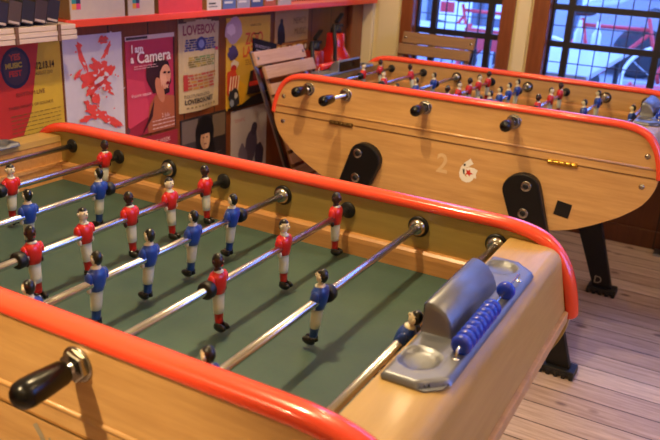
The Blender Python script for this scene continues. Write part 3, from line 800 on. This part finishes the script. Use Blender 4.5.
# tan music poster
p = Poster('poster', 'tan poster with a dark standing figure and music lettering, below the shelf', 'poster', 1.952, .062, .286, .140, '#B08A58')
p.oval(.050, .040, .030, .050, '#201A24'); p.oval(.052, .092, .013, .015, '#201A24'); p.poly([(.02,0),(.085,0),(.082,.04),(.03,.05)], '#1A161E')
p.text('MERCY', .150, .078, .042, '#7A5A34', sx=.85); p.text('MUSIC', .160, .030, .042, '#7A5A34', sx=.85)
p.done()
# strip of cards
p = Poster('card_strip', 'orange strip of little pictured cards just below the tan music poster', 'card strip', 1.955, .005, .285, .052, '#A8682C')
for k in range(6):
    p.rect(.012+.046*k, .010, .044+.046*k, .044, ['#C89A54', '#D8B878', '#6A3A1C'][k % 3]); p.oval(.028+.046*k, .028, .009, .012, ['#E0D0B0', '#8A3A20', '#E8D8B8'][k % 3])
p.done()
# film poster
p = Poster('poster', 'dark film poster with a pale face under a black hood, below the festival bill', 'poster', 1.302, -.375, .293, .198, '#2A2228')
p.rect(.008, .10, .105, .190, '#6A5C58'); p.rect(.20, .095, .286, .190, '#6E5E56'); p.rect(.012,.06,.09,.10,'#3C3438')
p.oval(.148, .125, .060, .070, '#0E0C10'); p.poly([(.075,0),(.10,.09),(.20,.09),(.23,0)], '#0E0C12')
p.oval(.150, .100, .031, .044, '#B08464'); p.oval(.160, .095, .018, .038, '#C49A7A'); p.oval(.138, .106, .006, .003, '#2A1A16'); p.oval(.159, .106, .006, .003, '#2A1A16'); p.oval(.148, .080, .009, .003, '#7A4034'); p.poly([(.118,.122),(.178,.122),(.17,.16),(.126,.16)], '#0E0C10')
lines(p, .03, .26, .012, .03, 2, '#8A7A78')
p.done()
# grey poster at the bottom
p = Poster('poster', 'pale grey poster with dark silhouettes, low on the wall behind the folding chair', 'poster', 1.632, -.520, .270, .325, '#B4A8AE')
p.text('TERRIFIC', .022, .272, .022, '#B0656A', sx=.9)
p.oval(.150, .150, .045, .090, '#4A3E58', -.2, 20, .3); p.oval(.170, .225, .024, .030, '#3A3048', 0, 14, .2); p.oval(.085, .110, .030, .060, '#6A5E78', .2, 16, .3); p.oval(.21, .09, .035, .070, '#2E2640', -.1, 16, .3)
p.oval(.12, .06, .05, .03, '#54487A', 0, 16, .4)
p.done()
# crimson flyer below the pink poster
p = Poster('flyer', 'crimson flyer mostly hidden behind the rail, below the pink poster', 'flyer', 1.030, -.310, .255, .105, '#8E2434')
p.text('NEXT WEEK', .09, .07, .022, '#D8B0A8'); lines(p, .05, .23, .02, .05, 3, '#C89A90')
p.done()

# ------------------------------------------------------------------ shelf and what stands on it
M['shelf_red'] = plain('red_shelf_paint', '#E2482A', .35, coat=.2)
SX = -.222; SZ = ZR + .240
MBs = MB().box((XL, .679, SZ-.022), (SX, YW-.032, SZ))
tag(MBs.build('shelf', M['shelf_red'], bevel=.002), 'long red shelf running along the poster wall', 'shelf')
for y in (1.27, 2.36):     # brackets belong to the shelf
    pass
M['box_white'] = plain('white_carton', '#C8B8A4', .6)
M['box_side'] = plain('brown_carton', '#8A6A48', .7)
def carton(y0, y1, h, label, col, x1=SX-.006, marks=None, name='flyer_box', cat='box', depth=.085):
    b = MB(); b.box((x1-depth, y0, SZ), (x1, y1, SZ+h), 0)
    b.box((x1-depth+.003, y0-.0008, SZ+.001), (x1-.003, y0+.001, SZ+h-.001), 1)
    mats = [pm(col), M['box_side']]
    for k, (u0, v0, u1, v1, c) in enumerate(marks or []):
        mats.append(pm(c)); vs = [(x1+.0005, y0+u0, SZ+v0), (x1+.0005, y0+u1, SZ+v0), (x1+.0005, y0+u1, SZ+v1), (x1+.0005, y0+u0, SZ+v1)]
        b.add(vs, [(0,1,2,3)], len(mats)-1)
    b.raw = False
    return tag(b.build(name, mats), label, cat)
def swatch(u, v, a): return [(u, v+a, u+a, v+2*a, '#2E8A86'), (u+a, v+a, u+2*a, v+2*a, '#2A2A4A'), (u, v, u+a, v+a, '#E0962E'), (u+a, v, u+2*a, v+a, '#D83A6A')]
carton(.703, .925, .16, 'wide white carton with colour swatches on the red shelf beside the magazine ledge', '#C2B2A2', marks=swatch(.006, .028, .017))
carton(.940, 1.062, .15, 'narrow white carton with colour swatches on the red shelf', '#C2B2A2', marks=swatch(.020, .022, .016))
carton(1.085, 1.315, .15, 'bright pink carton on the red shelf, right of the white ones', '#D8424A')
carton(1.345, 1.428, .14, 'white card holder with a few dark words, next to the pink carton', '#D2CCCC', marks=[(.008,.020,.05,.026,'#3A3A44'),(.008,.010,.06,.014,'#6A6A74')], name='card_holder', cat='card holder', depth=.03)
for k, (y0, y1, c, lb) in enumerate(((1.440,1.520,'#5A6EA8','blue booklet standing beside the white card holder'), (1.530,1.615,'#9A9AB4','pale lilac booklet between the two blue booklets on the shelf'), (1.625,1.705,'#44548A','dark blue booklet right of the pale lilac one'),
                                     (1.72,1.80,'#B05A48','rust red booklet right of the dark blue one on the shelf'), (1.82,1.92,'#B8AEB0','grey white booklet farthest along the red shelf'))):
    carton(y0, y1, .13, lb, c, name='booklet', cat='booklet', depth=.03, marks=[(.008,.020,.06,.028,'#D8D4D8')])
# pale layered ledge with magazines at the left
M['pale_wood'] = wood('pale_ledge_wood', '#BCA698', '#CCB8AA', .55, 'Y', 6)
M['strap'] = plain('brown_strap', '#6A4A3A', .7)
LT = thing('magazine_ledge', 'pale layered wooden ledge above the red and yellow poster', 'ledge', (XL, .40, ZR+.194))
b = MB()
for k, d in enumerate((.158, .160, .157)): b.box((0, -.25, .0145*k), (d, .272-.002*k, .0145*k+.0132))
b.build('boards', M['pale_wood'], LT, bevel=.0015)
for y in (.058, .200):
    b = MB(); b.box((.158, y, -.001), (.1625, y+.010, .045)); b.build('strap', M['strap'], LT)
mz = [('#5A3A34','#3A2A30'),('#6A5A5C','#7A4A44'),('#3A3440','#5A3A3A'),('#7A6A64','#4A3438'),('#8A5A2E','#B8782E')]
yy0 = .205
for k in range(9):
    c1 = ['#241C20','#3A2A28','#1E1A20','#463630','#241C28','#4E302A','#2C2830','#6A4428','#A06A2A'][k]
    lbm = ['black', 'brown black', 'charcoal', 'grey brown', 'dark violet', 'rusty brown', 'slate', 'tan', 'orange'][k]
    y1 = .615 - .0425*k
    b = MB(); T_ = Matrix.Translation((XL+.045, y1, ZR+.2385)) @ Matrix.Rotation(rad(-13), 4, 'X')
    b.box((0, -.040, 0.001), (.100, 0, .062), 0, T_); b.box((.0998, -.037, .004), (.1005, -.003, .010), 1, T_)
    tag(b.build('magazine', [pm(c1), pm('#A89890')]), '%s magazine, %s in the leaning row on the pale ledge' % (lbm, ['rightmost','second from the right','third from the right','fourth from the right','fifth from the right','sixth from the right','seventh from the right','eighth from the right','ninth from the right'][k]), 'magazine', 'magazines leaning on the ledge')

# ------------------------------------------------------------------ folding chairs
M['slat'] = wood('pale_chair_slat', '#B89078', '#CBA68C', .5, 'Y', 8, .1)
M['slat_brown'] = wood('brown_chair_slat', '#8A6644', '#9C7650', .5, 'Y', 8, .1)
M['steel_flat'] = plain('galvanised_flat_bar', '#9CA0AC', .3, 1.0)
M['bar_black'] = plain('dark_flat_bar', '#241A18', .5)
def folding_chair(label, loc, rz, lean, slat, bar):
    # folded and standing: local y = width, local z = up along the chair, +x = the side with the folded seat
    C = thing('folding_chair', label, 'chair', loc, rz)
    rot = (0, lean, 0)
    def part(n, b, m, **k): return b.build(n, m, C, (0,0,0), rot, **k)
    H = .93; hw = .180
    for s in (-1, 1):
        part('frame_bar', MB().box((-.004, s*hw-.010, 0), (.004, s*hw+.010, H)), bar, bevel=.001)
        part('rear_leg', MB().box((.014, s*(hw-.028)-.008, .02), (.021, s*(hw-.028)+.008, .60)), M['steel_flat'], bevel=.001)
        part('seat_bar', MB().box((.028, s*(hw-.006)-.010, .30), (.035, s*(hw-.006)+.010, .85)), M['slat_brown'], bevel=.001)
    for z0, z1, x in ((.868, .925, .004), (.806, .858, .036)):
        part('back_slat', MB().box((x, -hw-.012, z0), (x+.016, hw+.012, z1)), slat, bevel=.003)
    for k in range(8):
        z = .785 - .058*k
        part('seat_slat', MB().box((.035, -hw-.006, z-.044), (.049, hw+.006, z)), slat, bevel=.003)
    for z in (.10, .22): part('rung', MB().box((.008, -hw+.01, z), (.014, hw-.01, z+.016)), M['steel_flat'])
    for s in (-1, 1):
        for z in (.897,):
            b = MB(); b.lathe((.020, s*(hw-.006), z), (.03, s*(hw-.006), z), [(0,.007),(.002,.006),(.0035,.001)], 12); part('bolt', b, M['nut'])
    return C
# local z axis leans back towards the wall: the foot stands forward of the top
folding_chair('pale slatted folding chair folded and leaning against the poster wall', (.125, 1.80, .006), 0, rad(-22), M['slat'], M['steel_flat'])
folding_chair('brown slatted folding chair folded under the left window', (.155, 2.46, .006), -PI/2, rad(-17), M['slat_brown'], M['bar_black'])

# ------------------------------------------------------------------ fire extinguishers
M['ext_red'] = plain('extinguisher_red', '#B81A14', .25, coat=.4)
M['ext_dark'] = plain('extinguisher_dark_red', '#8E1812', .3, coat=.3)  # same red, darkened in colour for the shadow it hangs in
M['rubber'] = plain('black_rubber', '#141316', .5)
def extinguisher(label, loc, red, tall):
    E = thing('fire_extinguisher', label, 'fire extinguisher', loc)
    b = MB(); r = .080; h = .48
    b.lathe((0,0,0), (0,0,1), [(0,.06),(.004,r-.004),(.012,r),(h-.09,r),(h-.06,r*.95),(h-.035,r*.76),(h-.018,r*.60),(h,.046),(h+.045,.044),(h+.05,.034)], 26)
    b.build('cylinder', red, E)
    v = MB(); v.lathe((0,0,h+.046), (0,0,h+1), [(0,.028),(.02,.026),(.04,.016)], 14)
    v.box((-.012, -.02, h+.075), (.012, .05, h+.088)); v.add([(-.010,.0,h+.092),(.010,.0,h+.092),(.010,.055,h+.128),(-.010,.055,h+.128),(-.010,.0,h+.104),(.010,.0,h+.104),(.010,.055,h+.138),(-.010,.055,h+.138)], [(3,2,1,0),(4,5,6,7),(0,1,5,4),(1,2,6,5),(2,3,7,6),(3,0,4,7)])
    v.build('valve_head', M['rubber'], E)
    hs = MB(); hs.tube(smoothpts([(.0,-.02,h+.075),(.02,-.06,h+.085),(.04,-.085,h+.04),(.05,-.088,h-.06),(.05,-.088,.16),(.05,-.086,.10)], 5), .009, 10)
    hs.lathe((.05,-.087,.10), (.05,-.087,0), [(0,.009),(.01,.014),(.07,.019),(.075,.012)], 12)
    hs.build('hose', M['rubber'], E)
    g = MB(); g.box((-.098, -.03, h-.20), (-.078, .03, h-.10)); g.tube([(r*1.02*math.cos(a), r*1.02*math.sin(a), h-.15) for a in [2*PI*k/24 for k in range(24)]], .004, 6, 0, True)
    g.build('wall_bracket', M['bar_black'], E)
    return E
extinguisher('bright red fire extinguisher with black hose, hung on the wall near the corner', (XL+.098, 2.345, ZR-.435), M['ext_red'], 1)
extinguisher('darker red fire extinguisher partly hidden to the left of the brighter one', (XL+.098, 2.145, ZR-.500), M['ext_dark'], 1)

# metal post by the far wall at the right
PT = thing('metal_post', 'black metal post on a foot plate by the wall, right of the far table', 'post', (1.375, 2.735, 0))
MB().box((-.018, -.018, .012), (.018, .018, .62)).build('upright', M['leg_black'], PT, bevel=.003)
MB().box((-.045, -.04, 0), (.045, .04, .012)).build('foot_plate', M['steel_flat'], PT, bevel=.003)

# ------------------------------------------------------------------ outside the windows
G = -.10
M['paving'] = plain('street_paving', '#8A8A90', .8, var=.25, scale=1.5)
M['facade'] = plain('pale_facade', '#A4A8B0', .8, var=.15, scale=2)
M['shopglass'] = plain('shop_window', '#56626E', .2)
M['shopframe'] = plain('shop_frame', '#3E4A58', .5)
M['notice'] = plain('white_notice', '#ECEFEF', .6)
M['terrace_red'] = plain('terrace_red', '#C82830', .4)
M['terrace_top'] = plain('pale_table_top', '#C2C6CC', .3)
M['tyre'] = plain('tyre', '#25262A', .7)
M['silver'] = plain('car_silver', '#9A9EA6', .25, .3, coat=.5)
M['carglass'] = plain('car_glass', '#6A7886', .15)
M['bottle'] = plain('white_bottle', '#D4DEE8', .25)
struct(MB().box((-14, YW+.17, G-.06), (14, 22, G)).build('ground_street', M['paving']))
BD = thing('shop_building', 'pale shop building across the street, seen through the windows', 'building', (-1.6, 11.5, G))
MB().box((-11, 0, 0), (12, 3, 4.2)).build('wall', M['facade'], BD)
for k in range(8):
    x = -9 + 2.4*k
    f = MB().box((x, -.06, .12), (x+1.9, .02, 2.6)).build('shop_window', M['shopframe'], BD)
    MB().box((x+.08, -.075, .18), (x+.9, -.055, 2.52)).box((x+1.0, -.075, .18), (x+1.82, -.055, 2.52)).build('pane', M['shopglass'], f)
    MB().box((x+.15, -.085, .30+.06*(k % 3)), (x+.80, -.075, 1.1+.2*(k % 2))).box((x+1.1, -.085, .42), (x+1.65, -.075, .92)).build('notice', M['notice'], f)
    MB().box((x+.25, -.095, .45), (x+.5, -.085, .62)).build('notice', M['terrace_red'], f)
def terrace_table(label, x, y, bottles, hx=.42, hy=.36):
    t = thing('terrace_table', label, 'table', (x, y, G), 0, 'tables on the terrace')
    MB().box((-hx, -hy, .80), (hx, hy, .83)).build('tabletop', M['terrace_top'], t, bevel=.006)
    for sx in (-1, 1):
        for sy in (-1, 1): MB().cyl((sx*(hx-.06), sy*(hy-.06), 0), (sx*(hx-.06), sy*(hy-.06), .80), .018, 10).build('leg', M['tyre'], t)
    for bx, by, lb in bottles:
        b = MB(); b.lathe((x+bx, y+by, G+.83), (x+bx, y+by, G+2), [(0,.026),(.005,.031),(.10,.031),(.135,.012),(.18,.011),(.182,.008)], 14)
        tag(b.build('bottle', M['bottle']), lb, 'bottle')
terrace_table('pale terrace table outside the right window carrying two white bottles', .58, 3.85, ((-.07, .54, 'white bottle at the left on the terrace table outside the right window'), (.045, .54, 'white bottle at the right on the terrace table outside the right window')), .25, .75)
terrace_table('pale terrace table outside the left window with nothing on it', -.62, 4.9, ())
def terrace_chair(label, x, y, rz):
    t = thing('terrace_chair', label, 'chair', (x, y, G), rz, 'red folding chairs on the terrace')
    for s in (-1, 1):
        MB().cyl((-.24, s*.20, 0), (.22, s*.20, .95), .016, 8).build('leg', M['terrace_red'], t)
        MB().cyl((.24, s*.17, 0), (-.18, s*.17, .50), .016, 8).build('leg', M['terrace_red'], t)
    MB().box((-.2, -.2, .46), (.2, .2, .485)).build('seat', M['terrace_red'], t)
    MB().box((.17, -.21, .80), (.20, .21, .93)).build('backrest', M['terrace_red'], t)
terrace_chair('red folding terrace chair outside the left window', .04, 3.75, rad(80))
terrace_chair('red folding terrace chair seen through the right window behind the terrace table', 1.0, 5.35, rad(30))
def bicycle(label, x, y, rz, framem, rim):
    B = thing('bicycle', label, 'bicycle', (x, y, G), rz)
    for wx in (-.52, .52):
        r = MB(); r.tube([(wx+.33*math.cos(a), 0, .35+.33*math.sin(a)) for a in [2*PI*k/32 for k in range(32)]], .017, 8, 0, True)
        for k in range(10): r.tube([(wx, 0, .35), (wx+.32*math.cos(2*PI*k/10), 0, .35+.32*math.sin(2*PI*k/10))], .0022, 5)
        r.build('wheel', rim, B)
    f = MB()
    for a, c in (((-.52,0,.35),(-.08,0,.32)), ((-.08,0,.32),(.36,0,.78)), ((-.22,0,.82),(.36,0,.82)), ((-.08,0,.32),(-.24,0,.88)), ((-.52,0,.35),(-.20,0,.78)), ((.52,0,.35),(.34,0,.92))): f.cyl(a, c, .018, 10)
    f.build('frame', framem, B)
    MB().ell((-.25, 0, .93), (.13, .06, .035)).build('saddle', M['tyre'], B)
    h = MB(); h.tube([(.44,-.26,.98),(.36,-.10,1.0),(.33,0,.98),(.36,.10,1.0),(.44,.26,.98)], .014, 8); h.build('handlebar', M['tyre'], B)
    MB().lathe((-.08,-.03,.32), (-.08,.03,.32), [(0,.02),(0,.09),(.01,.09),(.01,.02)], 18).build('crank', M['tyre'], B)
bicycle('red bicycle with pale wheels parked beyond the terrace, seen through the right window', 0.34, 6.6, rad(6), M['terrace_red'], M['notice'])
bicycle('red bicycle with dark wheels parked beyond the terrace, seen through the left window', -1.0, 7.0, rad(-8), M['terrace_red'], M['tyre'])
def car(label, x, y, rz):
    C_ = thing('car', label, 'car', (x, y, G), rz)
    prof = [(-2.1,.25),(2.1,.25),(2.15,.55),(2.0,.78),(1.1,.90),(.55,1.38),(-.9,1.42),(-1.7,.95),(-2.1,.88),(-2.18,.5)]
    MB().prism(prof, 'xz', -.85, .85).build('body', M['silver'], C_, bevel=.06, segs=3)
    wn = MB()
    for s in (-1, 1): wn.prism([(.92,.93),(.48,1.30),(-.82,1.34),(-1.42,.97)], 'xz', s*.853-.004, s*.853+.004)
    wn.build('side_window', M['carglass'], C_)
    for wx in (-1.35, 1.35):
        for s in (-1, 1): MB().lathe((wx, s*.78, .32), (wx, s*.90, .32), [(0,.05),(0,.32),(.10,.32),(.12,.26),(.12,.05)], 24).build('wheel', M['tyre'], C_)
car('silver car parked across the street in front of the shop building', 1.6, 12.6-2.2, rad(4))
